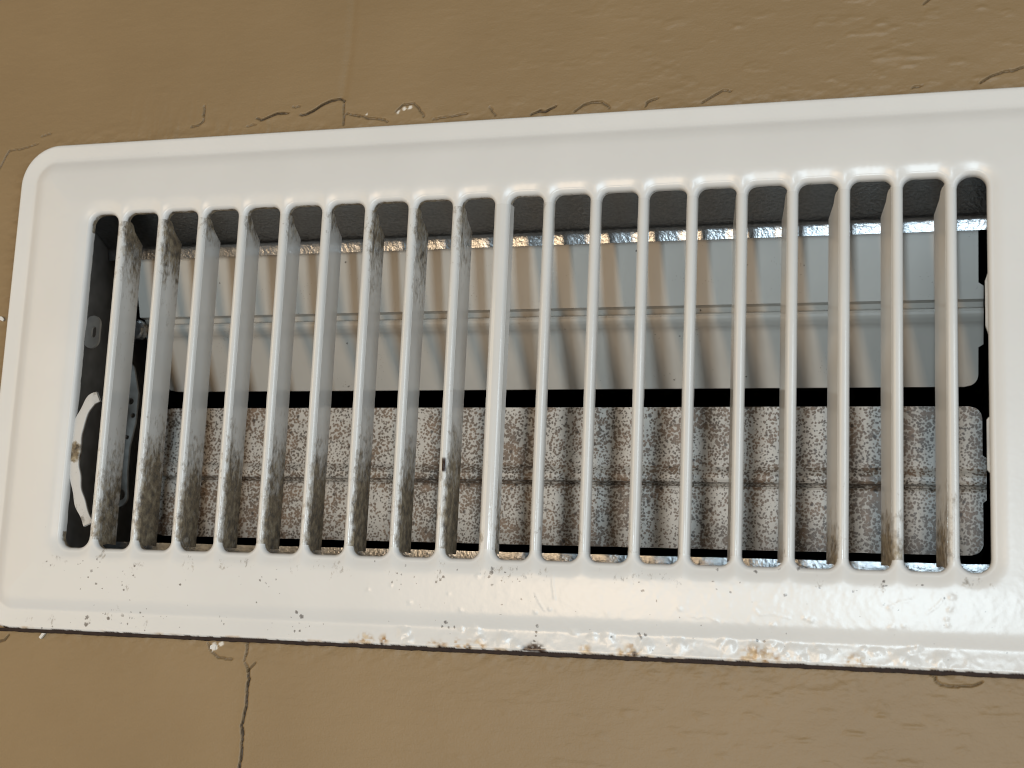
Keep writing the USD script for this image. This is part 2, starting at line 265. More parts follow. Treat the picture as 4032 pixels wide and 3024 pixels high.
# ------------------------------------------------------------------ plate geometry constants (mm)
PX, PY, PHX, PHY, PR = 0.3, 0.0, 154.5, 72.55, 12.5               # face plate outline
SY, SH, RC = 0.3, 49.2, 2.4                                       # slot centre height, half height, corner radius
FIL, FD = 1.4, 1.7                                                # rolled edge: width on the face, depth
WALL_D = 4.9
def bar_half(k): return 2.2 if k == 10 else 1.4
slots = []
for k in range(20):
    l = -127.3 if k == 0 else (k - 10) * 13.0 + bar_half(k)
    r = 125.5 if k == 19 else (k + 1 - 10) * 13.0 - bar_half(k + 1)
    slots.append((l, r))

def rr_dist(x, y, cx, cy, hx, hy, r):
    qx, qy = np.abs(x - cx) - (hx - r), np.abs(y - cy) - (hy - r)
    return np.hypot(np.maximum(qx, 0), np.maximum(qy, 0)) + np.minimum(np.maximum(qx, qy), 0) - r

# depth of the pressed plate against the distance from its outer edge
_q = np.linspace(0, 40, 4001)
_slope = np.interp(_q, [0, 4.8, 5.4, 6.2, 7.6, 10.0, 17.0, 21.0, 40], [-0.05, -0.05, 0.06, 0.50, 0.40, 0.14, 0.08, 0.0, 0.0])
_D = np.cumsum(_slope[::-1])[::-1] * (_q[1] - _q[0])
_D = _D + 1.2 * np.clip(1 - _q / 0.7, 0, 1) ** 2
EDGE_D = float(np.interp(0.8, _q, _D))
def plate_depth(x, y):
    # the sheet dips gently into every slot
    x, y = np.asarray(x, float), np.asarray(y, float)
    near = np.full(x.shape, 99.0)
    for k, (l, r) in enumerate(slots):
        hw = (r - l) / 2 + FIL
        near = np.minimum(near, rr_dist(x, y, (l + r) / 2, SY, hw, SH + FIL, min(RC + (0.8 if k in (0, 19) else 0), hw - FIL - 0.1) + FIL))
    dip = 0.52 * np.clip(1 - np.maximum(near, 0) / 3.2, 0, 1) ** 2
    return np.interp(-rr_dist(x, y, PX, PY, PHX, PHY, PR), _q, _D) + dip
def plate_bumps(x, y):
    xy = np.stack([x, y], 1)
    z = np.zeros(len(x))
    low = (y < -49.5)
    if low.any():
        sub = xy[low]
        b = np.zeros(len(sub))
        for bx, by, br in BLOBS:
            r = br / 15.0
            wob = 0.45 + 1.0 * fbm(P3(sub[:, 0] * 1.0 + bx, sub[:, 1] * 1.0, by), 2, 3)
            dd = np.hypot((sub[:, 0] - bx) / 1.25, sub[:, 1] - by) / (r * wob)
            b = np.maximum(b, (1 - sstep(0.0, 1.0, dd)) * min(0.34, 0.12 + 0.09 * r) * (0.45 if by > -65 else 1.0))
        for pts in SCRATCH:
            dd, _ = line_dist(sub, pts)
            b = np.maximum(b, 0.05 * np.exp(-(dd / 0.22) ** 2))
        right = sstep(-40, 60, sub[:, 0])
        b += right * 0.05 * np.clip(fbm(P3(sub[:, 0] * 0.55, sub[:, 1] * 0.55), 4, 11) - 0.42, 0, 1) * 2
        rim = 1 - sstep(-67.0, -65.5, sub[:, 1])
        b += right * rim * 0.16 * np.clip(fbm(P3(sub[:, 0] * 0.35, sub[:, 1] * 0.5), 3, 5) - 0.5, 0, 1) * 2
        z[low] = b
    return z

# ------------------------------------------------------------------ tan wall
def build_wall():
    st = 0.32
    xs = np.arange(-186, 150.01, st); ys = np.arange(-126, 136.01, st)
    X, Y = np.meshgrid(xs, ys)
    x, y = X.ravel(), Y.ravel()
    keep_v = ~((np.abs(x - PX) < PHX - 9) & (np.abs(y - PY) < PHY - 6))
    xy = np.stack([x, y], 1)
    z = np.zeros(len(x)); crack = np.zeros(len(x)); chip = np.zeros(len(x))
    dist = rr_dist(x, y, PX, PY, PHX, PHY, PR)
    right = sstep(-60, 130, x)
    top = y > 0
    # rolled paint: long soft waves and small horizontal blisters, more of them to the right
    z += 0.35 * (fbm(P3(x * 0.02, y * 0.035), 3, 1) - 0.5)
    bl = fbm(P3(x * 0.16, y * 0.42), 3, 2)
    z += np.where(top, 0.05 + 0.45 * right, 0.06 + 0.34 * right) * np.clip(bl - 0.60, 0, 1) * 2.0
    z += (0.04 + 0.05 * right) * (fbm(P3(x * 0.35, y * 0.5), 3, 4) - 0.5)
    # torn caulk along the plate
    near = np.exp(-np.clip(dist, 0, 99) / 3.0)
    z += near * 0.9 * (fbm(P3(x * 0.30, y * 0.5), 4, 9) - 0.45)
    drip = np.exp(-np.clip(dist, 0, 99) / 7.0) * (np.abs(x + 95) < 25) * top
    z += drip * 0.55 * np.clip(fbm(P3(x * 0.45, y * 0.12), 3, 19) - 0.45, 0, 1) * 2
    for w, pts in CRACKS:
        p = np.array([q[:2] for q in pts])
        box = (x > p[:, 0].min() - 4) & (x < p[:, 0].max() + 4) & (y > p[:, 1].min() - 4) & (y < p[:, 1].max() + 4)
        ids = np.nonzero(box)[0]
        jit = (noise(P3(x[ids] * 1.3, y[ids] * 1.3), 6) - 0.5) * 0.45
        dd, side = line_dist(np.stack([x[ids] + jit, y[ids] + jit * 0.7], 1), pts)
        ends = np.minimum(np.hypot(*(xy[ids] - p[0]).T), np.hypot(*(xy[ids] - p[-1]).T))
        taper = 0.35 + 0.65 * sstep(0, 3.0, ends)
        ww = w * taper * (1.1 if (w >= 0.4 and p[0, 1] > 0) else 1.0)
        g = np.exp(-(dd / np.maximum(ww * 0.42, 0.14)) ** 2)
        lip = np.exp(-(dd / (0.5 + 2.2 * w)) ** 2) * np.where(side < 0, 1.0, 0.35)
        z[ids] += 0.26 * w * lip - 1.2 * g * min(1, w / 0.35)
        core = 1 - sstep(ww * 0.40, ww * 0.40 + 0.30, dd)
        crack[ids] = np.maximum(crack[ids], core * (1.0 if w >= 0.4 else 0.55))  # groove also coloured dark: dirt plus painted shade of the opening
    p = np.array([q[:2] for q in SEAM])
    dd, side = line_dist(xy, SEAM)
    z += np.where(top & (dd < 12), -0.30 * np.exp(-(dd / 1.3) ** 2), 0)
    for cx, cy, r in ((-33.4, 77.1, 0.55), (-31.5, 77.9, 0.6), (-29.9, 78.1, 0.6), (-78.3, -74.8, 1.1), (-76.4, -73.9, 0.7), (-43, 76.9, 0.35)):
        ids = np.nonzero((np.abs(x - cx) < 3) & (np.abs(y - cy) < 3))[0]
        wob = 0.6 + 0.8 * noise(P3(x[ids] * 1.7, y[ids] * 1.7), 8)
        chip[ids] = np.maximum(chip[ids], 1 - sstep(0.75, 1.15, np.hypot(x[ids] - cx, y[ids] - cy) / (r * wob)))
    v = np.stack([x, y, WALL_D - z], 1)
    n0 = len(v)
    f = grid_faces(len(ys), len(xs))
    f = f[keep_v[f].any(1)]
    # the plain wall carries on around
    ring_in = [(-186, -126), (149.6, -126), (149.6, 136), (-186, 136)]
    ring_in = [(xs[0], ys[0]), (xs[-1], ys[0]), (xs[-1], ys[-1]), (xs[0], ys[-1])]
    ring_out = [(-700, -600), (700, -600), (700, 600), (-700, 600)]
    vo = np.array([(a, b, WALL_D + 0.15) for a, b in ring_in + ring_out], float)
    fo = []
    for i in range(4):
        j = (i + 1) % 4
        fo += [(n0 + i, n0 + 4 + i, n0 + 4 + j), (n0 + i, n0 + 4 + j, n0 + j)]
    V = np.vstack([v, vo]); F = np.vstack([f, np.array(fo)])
    F = F[:, ::-1]; fo_n = np.cross(V[F[:, 1]] - V[F[:, 0]], V[F[:, 2]] - V[F[:, 0]])[:, 2]
    F[fo_n > 0] = F[fo_n > 0][:, ::-1]
    nn = vnormals(V, F)
    nn[n0:] = (0, 0, -1)
    uid, inv = np.unique(F, return_inverse=True)
    att = {'crack': np.r_[crack, np.zeros(8)][uid], 'chip': np.r_[chip, np.zeros(8)][uid]}
    pr = mesh('/World/wall', V[uid], inv.reshape(F.shape), M_wall, nn[uid], att)
    tag(pr, kind='structure', label='tan painted wall with cracked paint around the white vent', category='wall')
build_wall()

# ------------------------------------------------------------------ register
reg = thing('wall_register', label='white metal wall register with twenty upright slots, mouldy and rusting along its lower edge', category='air vent')
RP = '/World/wall_register/'

def build_face():
    V, F, part = [], [], []                    # part: -1 frame, k bar
    off = 0
    NL, NS, NC = 150, 12, 7
    phi = np.linspace(0, 1, 12) ** 1.3 * np.pi / 2
    prof = [(FIL * (1 - math.sin(a) ** (2 / 2.15)), FD * (1 - math.cos(a) ** (2 / 2.15))) for a in phi]       # (offset s, depth), outer to inner
    prof += [(0.0, FD + 0.5), (0.05, FD + 1.1)]
    outer_pts = []
    for k, (l, r) in enumerate(slots):
        cx, hw = (l + r) / 2, (r - l) / 2
        rc = min(RC + (0.8 if k in (0, 19) else 0), hw - 0.1)
        def outline(s):
            pts, seg = [], []
            ix, iy = hw - rc, SH - rc
            t = np.linspace(-1, 1, NL, endpoint=False)
            pts += [(cx + hw + s, SY + iy * q) for q in t]; seg += ['R'] * NL
            a = np.linspace(0, np.pi / 2, NC, endpoint=False)
            pts += [(cx + ix + (rc + s) * math.cos(b), SY + iy + (rc + s) * math.sin(b)) for b in a]; seg += ['C'] * NC
            t = np.linspace(1, -1, NS, endpoint=False)
            pts += [(cx + ix * q, SY + SH + s) for q in t]; seg += ['T'] * NS
            pts += [(cx - ix + (rc + s) * math.cos(b), SY + iy + (rc + s) * math.sin(b)) for b in a + np.pi / 2]; seg += ['C'] * NC
            t = np.linspace(1, -1, NL, endpoint=False)
            pts += [(cx - hw - s, SY + iy * q) for q in t]; seg += ['L'] * NL
            pts += [(cx - ix + (rc + s) * math.cos(b), SY - iy + (rc + s) * math.sin(b)) for b in a + np.pi]; seg += ['C'] * NC
            t = np.linspace(-1, 1, NS, endpoint=False)
            pts += [(cx + ix * q, SY - SH - s) for q in t]; seg += ['B'] * NS
            pts += [(cx + ix + (rc + s) * math.cos(b), SY - iy + (rc + s) * math.sin(b)) for b in a + 1.5 * np.pi]; seg += ['C'] * NC
            return np.array(pts), seg
        rings = []
        for j, (s, dd) in enumerate(prof):
            o, seg = outline(s)
            if j == len(prof) - 1:             # uneven paint drips on the raw lip
                dd = dd + 0.7 * (fbm(P3(o[:, 0] * 0.35 + 40, o[:, 1] * 0.35), 2, 21) - 0.4)
            rings.append(np.column_stack([o, plate_depth(o[:, 0], o[:, 1]) + dd]))
        outer_pts.append(rings[0][:, :2])
        n = len(seg)
        V.append(np.vstack(rings))
        fr = grid_faces(len(rings), n, True)
        # which strip does each face belong to
        ring_i = np.tile(np.repeat(np.arange(len(rings) - 1), n), 2)
        seg_i = np.tile(np.arange(n), 2 * (len(rings) - 1))
        pp = np.full(len(fr), -1)
        segs = np.array(seg)
        lipz = ring_i >= len(phi) - 1
        isR, isL = segs[seg_i] == 'R', segs[seg_i] == 'L'
        keep = np.ones(len(fr), bool)
        if k + 1 <= 19:
            pp[isR] = k + 1
            if k + 1 >= 10: keep &= ~(isR & lipz)          # a fin starts here instead of the lip
        if k >= 1:
            pp[isL] = k
            if k <= 10: keep &= ~(isL & lipz)
        F.append(fr[keep] + off); part.append(pp[keep])
        off += n * len(rings)
    # flat and sloping sheet between the slots and the rim
    contour = np.vstack(outer_pts)
    def rr_outline(r_in, step):
        hx, hy, r = PHX - r_in, PHY - r_in, max(PR - r_in, 0.5)
        pts = []
        for (sx, sy, a0) in ((1, 1, 0), (-1, 1, 90), (-1, -1, 180), (1, -1, 270)):
            for a in np.linspace(a0, a0 + 90, 14):
                pts.append((PX + sx * (hx - r) + r * math.cos(math.radians(a)), PY + sy * (hy - r) + r * math.sin(math.radians(a))))
        ring = LineString(pts + pts[:1])
        return np.array([ring.interpolate(t).coords[0] for t in np.arange(0, ring.length, step)])
    edges = [rr_outline(q, 0.7) for q in (0, 0.18, 0.4, 0.7)] + [rr_outline(q, 0.9) for q in (5.4, 5.8, 6.2, 6.6, 7.0, 7.6)]
    g1 = np.stack(np.meshgrid(np.arange(-160, 160, 0.8), np.arange(-76, 76, 0.8)), -1).reshape(-1, 2)
    g1 = g1[g1[:, 1] > -51]
    g2 = np.stack(np.meshgrid(np.arange(-160, 160, 0.36), np.arange(-75, -51.2, 0.36)), -1).reshape(-1, 2)
    grid = np.vstack([g1, g2])
    grid += RNG.uniform(-0.04, 0.04, grid.shape)
    grid = grid[rr_dist(grid[:, 0], grid[:, 1], PX, PY, PHX, PHY, PR) < -0.85]
    inside = np.zeros(len(grid), bool)
    for k, (l, r) in enumerate(slots):
        hw = (r - l) / 2
        dd = rr_dist(grid[:, 0], grid[:, 1], (l + r) / 2, SY, hw + FIL, SH + FIL, min(RC + (0.8 if k in (0, 19) else 0), hw - 0.1) + FIL)
        inside |= dd < 0.22
    grid = grid[~inside]
    er = np.vstack(edges)
    tr = cKDTree(er)
    grid = grid[tr.query(grid)[0] > 0.22]
    pts = np.vstack([contour, er, grid])
    key = np.round(pts * 500).astype(np.int64)
    _, first = np.unique(key, axis=0, return_index=True)
    pts = pts[np.sort(first)]
    tri = Delaunay(pts).simplices
    cen = pts[tri].mean(1)
    bad = rr_dist(cen[:, 0], cen[:, 1], PX, PY, PHX, PHY, PR) > -0.002
    for k, (l, r) in enumerate(slots):
        hw = (r - l) / 2
        bad |= rr_dist(cen[:, 0], cen[:, 1], (l + r) / 2, SY, hw + FIL, SH + FIL, min(RC + (0.8 if k in (0, 19) else 0), hw - 0.1) + FIL) < 0.0
    a, b, c = pts[tri[:, 0]], pts[tri[:, 1]], pts[tri[:, 2]]
    area = 0.5 * ((b[:, 0] - a[:, 0]) * (c[:, 1] - a[:, 1]) - (b[:, 1] - a[:, 1]) * (c[:, 0] - a[:, 0]))
    bad |= np.abs(area) < 1e-6
    tri = tri[~bad]; area = area[~bad]; cen = cen[~bad]
    tri[area < 0] = tri[area < 0][:, ::-1]
    V.append(np.column_stack([pts, plate_depth(pts[:, 0], pts[:, 1])]))
    F.append(tri + off)
    part.append(np.where((np.abs(cen[:, 0]) < 1.0) & (np.abs(cen[:, 1] - SY) < SH - RC), 10, -1))
    V = np.vstack(V); F = np.vstack(F); part = np.concatenate(part)
    # one shared vertex where strips meet, so that the shading runs on
    _, first, inv = np.unique(np.round(V * 400).astype(np.int64), axis=0, return_index=True, return_inverse=True)
    inv = inv.ravel()
    V = V[first]; F = inv[F]
    ok = (F[:, 0] != F[:, 1]) & (F[:, 1] != F[:, 2]) & (F[:, 0] != F[:, 2])
    F, part = F[ok], part[ok]
    V[:, 2] -= plate_bumps(V[:, 0], V[:, 1])
    N = vnormals(V, F)
    # face the room (towards -d) on the sheet
    flip = np.median(N[np.abs(V[:, 2]) < 0.01][:, 2]) > 0
    if flip: N = -N; F = F[:, ::-1]
    return V, F, part, N
FV, FF, FPART, FN = build_face()

RNG2 = np.random.default_rng(12)
SPECKS = SPECKS + [(float(RNG2.uniform(-140, 130)), float(-50 - 21 * RNG2.uniform(0, 1) ** 0.8), float(RNG2.uniform(3.5, 6.5))) for _ in range(110)]
for _c in ((-118, -55), (-105, -57), (-112, -66.5), (-98, -67), (-60, -56), (-52, -67), (-20, -55), (8, -54)):
    SPECKS += [(float(RNG2.normal(_c[0], 3.0)), float(RNG2.normal(_c[1], 1.6)), float(RNG2.uniform(4, 8))) for _ in range(7)]

def face_attrs(v):
    xy = v[:, :2]
    low = 1 - sstep(-52, -48.5, v[:, 1])
    speck = splat(xy, SPECKS, 0.62, 0.55) * (0.55 + 0.45 * noise(P3(xy[:, 0] * 3, xy[:, 1] * 3), 31))
    n = noise(P3(xy[:, 0] * 1.2, xy[:, 1] * 1.8), 41)
    rust = np.clip(splat(xy, RUST, 0.75, 0.7) * sstep(0.25, 0.65, n), 0, 1)
    edge = -rr_dist(xy[:, 0], xy[:, 1], PX, PY, PHX, PHY, PR)
    bottom = (v[:, 1] < -60)
    rust = np.maximum(rust, np.where(bottom & (edge < 0.9), sstep(0.52, 0.75, fbm(P3(xy[:, 0] * 0.25, xy[:, 1] * 0.2), 3, 51)) * 0.7, 0))
    rd = np.clip(splat(xy, RUSTDARK, 0.6, 0.6) * sstep(0.15, 0.4, n), 0, 1)
    rd = np.maximum(rd, np.where(bottom & (edge < 0.45), sstep(0.45, 0.6, fbm(P3(xy[:, 0] * 0.5, xy[:, 1] * 0.2), 3, 52)), 0))
    # grime in the rolled ends of the slots
    left = 1 - sstep(-30, 60, xy[:, 0])
    dirt = (0.50 + 0.35 * left) * sstep(1.0, 2.4, v[:, 2]) * (np.abs(v[:, 1]) > 44) * (np.abs(v[:, 0]) < 130) * (v[:, 1] < 52) * (v[:, 1] > -51) * (0.5 + 0.5 * left)
    dirt += 0.28 * np.exp(-((v[:, 1] + 52.5) / 3.0) ** 2) * (v[:, 1] < -48) * (np.abs(xy[:, 0]) < 130) * sstep(0.45, 0.7, noise(P3(xy[:, 0] * 0.15, 0 * xy[:, 0]), 61))
    dirt += 0.24 * splat(xy, [(q[0] + RNG2.uniform(-1.5, 1.5), q[1] + RNG2.uniform(-1.5, 1.5), RNG2.uniform(18, 40)) for q in SPECKS[:60:2] if q[0] < -45], 1.0, 0.9)
    dirt += 0.30 * splat(xy, [(-137, -69.5, 40), (-141, -70, 25)], 1.0, 0.9)
    return {'speck': speck, 'rust': rust, 'rustdark': rd, 'dirt': np.clip(dirt, 0, 1)}

def sub(partid):
    f = FF[FPART == partid]
    uid, inv = np.unique(f, return_inverse=True)
    return FV[uid], inv.reshape(f.shape), FN[uid]

v, f, n = sub(-1)
mesh(RP + 'face_plate', v, f, M_plate, n, face_attrs(v))

# grime on the louvers: (bottom start y, bottom full y, bottom amount, top start, top full, top amount, nose share)
GRIME = {1: (-12, -40, .72, 22, 44, .80, .5), 2: (-12, -34, .98, 24, 42, .84, .35), 3: (-15, -36, .92, 38, 46, .62, .3), 4: (-12, -34, .92, 40, 46, .62, .3),
         5: (-10, -36, .92, 40, 46, .62, .35), 6: (-12, -33, .95, 40, 46, .60, .3), 7: (-12, -34, .97, 16, 42, .80, .3), 8: (-12, -36, .92, 10, 44, .78, .3),
         9: (-2, -34, .92, 18, 44, .62, .35), 10: (-24, -44, .80, 46, 60, .3, .3), 11: (-20, -42, .80, 30, 47, .5, .2), 12: (-20, -44, .75, 50, 60, 0, .2),
         13: (-28, -46, .70, 50, 60, 0, .3), 14: (-36, -48, .60, 50, 60, 0, .3), 15: (-36, -48, .62, 50, 60, 0, .3), 16: (-38, -48, .62, 50, 60, 0, .4),
         17: (-30, -47, .78, 50, 60, 0, .3), 18: (-32, -43, .98, 50, 60, 0, .5), 19: (-22, -44, .80, 50, 60, 0, .5)}
def grime(k, y, u, xx):
    """u: 0 on the nose crest .. 1 at the back edge of the fin"""
    b0, b1, ba, t0, t1, ta, ns = GRIME[k]
    s = ba * np.clip((b0 + 9 - y) / (b0 + 9 - b1), 0, 1) ** 1.3
    t = ta * np.clip((y - t0 + 5) / (t1 - t0 + 5), 0, 1) ** 1.5
    share = ns + (1 - ns) * sstep(0.05, 0.35, u)
    base = 0.15 if k <= 2 else 0.07 if k <= 9 else 0.01
    streak = 0.25 * (noise(P3(xx * 0.9 + 7 * k, y * 0.12, u * 3), 71) - 0.5)
    d = np.maximum(s, t) * share
    return np.clip(np.where(d > 0.03, d + streak, 0) + base * share * (k <= 9), 0, 1)

TAN = {1: -.02, 2: .0, 3: -.03, 4: -.04, 5: -.04, 6: -.05, 7: -.03, 8: -.01, 9: .0, 11: .22, 12: .2, 13: .2, 14: .2, 15: .22, 16: .25, 17: .34, 18: .31, 19: .29}
def fin(k, side, depth, tanv, notch=True):
    """bent-in half of a louver: closed sheet 0.7 thick. side +1: on the right of its nose"""
    xb = (k - 10) * 13.0
    ny, nd = 130, 9
    y0, y1 = SY - SH + 1.0, SY + SH - RC + 0.3
    U = np.linspace(0, 1, nd); T = np.linspace(0, 1, ny)
    uu, tt = np.meshgrid(U, T, indexing='ij')
    ytop = y1 - (2.6 * sstep(0.30, 0.55, uu) + 2.4 * np.clip((uu - 0.55) / 0.45, 0, 1) if notch else 0 * uu)
    ytop = np.where(uu < 0.12, y1 + 0.6, ytop)
    ybot = y0 + 0.6 * sstep(0.2, 0.6, uu)
    Y = ybot + (ytop - ybot) * tt
    lean = 0.25 * (fbm(P3(Y * 0.03, 0 * Y, k * 3.1), 2, 81) - 0.5)
    d = FD + depth * uu
    x = xb + side * bar_half(k) - np.sign(side) * 0 + side * 0
    toward = -1 if k > 10 else 1
    if k == 10: toward = 0
    shift = depth * uu * tanv * (side if k != 10 else side) + lean * uu
    X = x + shift
    outer = np.stack([X, Y, d], -1).reshape(-1, 3)
    inner = outer.copy(); inner[:, 0] -= side * 0.7
    V = np.vstack([outer, inner])
    g = grid_faces(nd, ny)
    n = nd * ny
    idx = np.arange(n).reshape(nd, ny)
    loop = np.concatenate([idx[0, :], idx[1:, -1], idx[-1, -2::-1], idx[-2:0:-1, 0]])
    a, b = loop, np.roll(loop, -1)
    wallf = np.vstack([np.stack([a, b, b + n], 1), np.stack([a, b + n, a + n], 1)])
    F = np.vstack([g, g[:, ::-1] + n, wallf[:, ::-1]])
    dirt = grime(k, V[:, 1], np.r_[uu.ravel(), uu.ravel()] * 0.75 + 0.25, V[:, 0])
    # facet normals per side: outer and inner sheets keep their own
    N = np.zeros_like(V)
    N[:n] = (side, 0, -tanv * side * side); N[n:] = (-side, 0, tanv)
    # smooth roll from nose into the fin
    return V, F, N, dirt, n, wallf

for k in range(1, 20):
    v, f, n = sub(k)
    xb = (k - 10) * 13.0
    if k < 10: u = np.clip((v[:, 0] - xb + 0.3) / (bar_half(k) + .3), 0, 1) * 0.25
    elif k > 10: u = np.clip((xb + 0.3 - v[:, 0]) / (bar_half(k) + .3), 0, 1) * 0.25
    else: u = np.clip(np.abs(v[:, 0]) / bar_half(k), 0, 1) * 0.2
    dirt = grime(k, v[:, 1], u, v[:, 0])
    speck = np.zeros(len(v)); hole = np.zeros(len(v))
    if k == 9:
        hole = (1 - sstep(0.45, 0.75, np.abs(v[:, 0] - (xb + 0.3) + 0.05 * (v[:, 1] + 24.4)))) * (1 - sstep(1.5, 2.1, np.abs(v[:, 1] + 24.4)))
    VV, FF2, NN, DD, SS = [v], [f], [n], [dirt], [speck]
    o = len(v)
    for side in ((1,) if k < 10 else (-1,) if k > 10 else (1, -1)):
        fv, ff, fn, fd, cnt, _ = fin(k, side, 9.6 if k != 10 else 3.2, TAN.get(k, 0.05), k != 10)
        me = trimesh.Trimesh(fv, ff, process=False)
        # split hard edges, keep the dirt
        sel = [ff[(ff < cnt).all(1)], ff[(ff >= cnt).all(1)], ff[~((ff < cnt).all(1) | (ff >= cnt).all(1))]]
        for q in sel:
            uid, inv = np.unique(q, return_inverse=True)
            pv = fv[uid]; pf = inv.reshape(q.shape)
            pn = vnormals(pv, pf)
            if q is sel[2]:
                pv = pv[pf].reshape(-1, 3); fl = np.cross(pv[1::3] - pv[0::3], pv[2::3] - pv[0::3])
                pn = np.repeat(fl / np.maximum(np.linalg.norm(fl, axis=1, keepdims=True), 1e-9), 3, 0)
                dd = fd[uid][pf].ravel(); pf = np.arange(len(pv)).reshape(-1, 3)
            else:
                dd = fd[uid]
            VV.append(pv); FF2.append(pf + o); NN.append(pn); DD.append(dd); SS.append(np.zeros(len(pv))); o += len(pv)
    V, F, N = np.vstack(VV), np.vstack(FF2), np.vstack(NN)
    att = {'dirt': np.concatenate(DD), 'speck': np.concatenate(SS), 'rust': np.zeros(len(V)), 'rustdark': np.r_[hole, np.zeros(len(V) - len(hole))]}
    p = mesh(RP + 'louver_bar', V, F, M_bar, N, att)
    if k == 9: tag(p, label='louver bar with a chipped dark hole in its mould-stained nose')
    if k == 10: tag(p, label='wider middle louver bar')
    if k == 18: tag(p, label='louver bar with one brown mould patch at its foot')

# cut edge strip, coloured near black to paint the shade of the wall gap
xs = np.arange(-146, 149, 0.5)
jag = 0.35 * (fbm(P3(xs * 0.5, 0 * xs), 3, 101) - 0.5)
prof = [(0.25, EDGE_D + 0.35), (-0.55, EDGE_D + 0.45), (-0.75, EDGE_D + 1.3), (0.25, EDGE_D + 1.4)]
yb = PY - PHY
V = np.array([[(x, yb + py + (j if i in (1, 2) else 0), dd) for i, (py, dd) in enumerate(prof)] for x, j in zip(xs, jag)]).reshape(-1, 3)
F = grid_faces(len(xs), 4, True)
mesh(RP + 'gap_shade_edge', V, F, M_gapshade)

# ------------------------------------------------------------------ housing behind the plate
def extrude_profile(prof, x0, x1, nx=2, thick=0.7):
    """(y, d) polyline swept along x, given a thickness"""
    p = np.array(prof, float)
    t = np.gradient(p, axis=0); t /= np.linalg.norm(t, axis=1, keepdims=True)
    nrm = np.stack([-t[:, 1], t[:, 0]], 1)
    back = p + nrm * thick
    loop = np.vstack([p, back[::-1]])
    xs = np.linspace(x0, x1, nx)
    V = np.array([[(x, y, d) for y, d in loop] for x in xs]).reshape(-1, 3)
    F = grid_faces(nx, len(loop), True)
    n = len(p); m = len(loop)
    caps = []
    for base, rev in ((0, False), ((nx - 1) * m, True)):
        for i in range(n - 1):
            q = [base + i, base + i + 1, base + m - 2 - i, base + m - 1 - i]
            if rev: q = q[::-1]
            caps += [(q[0], q[1], q[2]), (q[0], q[2], q[3])]
    return V, np.vstack([F, np.array(caps)])
def arc(cy, cd, r, a0, a1, n): return [(cy + r * math.sin(a), cd + r * math.cos(a)) for a in np.radians(np.linspace(a0, a1, n))]
top_prof = [(51.3, 2.6), (50.4, 7), (48.9, 12), (47.2, 16.5), (45.9, 19.4), (45.3, 20.5), (44.7, 21.2), (43.9, 21.7), (42.6, 22.1), (41.3, 22.5)]
V, F = extrude_profile(top_prof, -133.5, 126.8)
mesh(RP + 'housing_top', V, F, M_galv, smooth=30)
bot_prof = [(-45.4, 27.1), (-46.2, 27.15), (-47.2, 27.2), (-48.2, 27.3), (-49.4, 27.1), (-50.1, 25.5), (-50.4, 15), (-50.9, 2.6)]
V, F = extrude_profile(bot_prof, -133.5, 126.8)
mesh(RP + 'housing_bottom', V, F, M_galv, smooth=30)
def boxm(x0, x1, y0, y1, d0, d1):
    b = trimesh.creation.box(extents=(x1 - x0, y1 - y0, d1 - d0)); b.apply_translation(((x0 + x1) / 2, (y0 + y1) / 2, (d0 + d1) / 2))
    return np.array(b.vertices), np.array(b.faces)
V, F = boxm(-134.6, -133.8, -51.5, 51.8, 2.6, 55); mesh(RP + 'housing_side', V, F, M_galvdark)
V, F = boxm(127.2, 128.0, -51.5, 51.8, 3.4, 30); mesh(RP + 'housing_side', V, F, M_galvdark)

# dampers
def blade(name, prof, xl, xr, rad, mat, tabs=(), parent=RP):
    """(y, d) profile from top to bottom; xl, xr: functions of y; rounded corners of radius rad"""
    p = np.array(prof, float)
    seg = np.r_[0, np.cumsum(np.linalg.norm(np.diff(p, axis=0), axis=1))]
    q = np.unique(np.r_[np.linspace(0, seg[-1], 60), seg, np.linspace(0, rad, 8), seg[-1] - np.linspace(0, rad, 8)])
    y, d = np.interp(q, seg, p[:, 0]), np.interp(q, seg, p[:, 1])
    e = np.minimum(q, seg[-1] - q)
    cut = np.where(e < rad, rad - np.sqrt(np.maximum(rad ** 2 - (rad - e) ** 2, 0)), 0)
    tab = np.zeros(len(y))
    for a, b, w in tabs: tab = np.where((y > a) & (y < b), w, tab)
    L, Rr = np.array([xl(v) for v in y]) + cut, np.array([xr(v) for v in y]) - cut + tab
    nx = 40
    s = np.linspace(0, 1, nx)
    X = L[:, None] + (Rr - L)[:, None] * s
    t = np.gradient(np.stack([y, d], 1), axis=0); t /= np.maximum(np.linalg.norm(t, axis=1, keepdims=True), 1e-9)
    # thickness goes away from the viewer
    A = np.stack([X, np.repeat(y[:, None], nx, 1), np.repeat(d[:, None], nx, 1)], -1).reshape(-1, 3)
    B = A + np.array([0, 0, 0.9])
    n = len(A)
    g = grid_faces(len(y), nx)
    idx = np.arange(n).reshape(len(y), nx)
    loop = np.concatenate([idx[0, :], idx[1:, -1], idx[-1, -2::-1], idx[-2:0:-1, 0]])
    a, b = loop, np.roll(loop, -1)
    w = np.vstack([np.stack([a, b + n, b], 1), np.stack([a, a + n, b + n], 1)])
    F = np.vstack([g, g[:, ::-1] + n, w])
    return mesh(parent + name, np.vstack([A, B]), F, mat, smooth=35)
up = [(45.6, 23.8), (25.0, 31.6), (24.9, 34.6), (23.7, 35.6), (23.2, 34.4), (23.0, 33.0), (22.6, 32.2), (21.9, 32.0), (21.1, 32.3), (20.4, 33.0), (19.6, 34.2), (19.0, 35.4), (18.4, 36.2), (17.6, 36.9), (4.2, 47.6)]
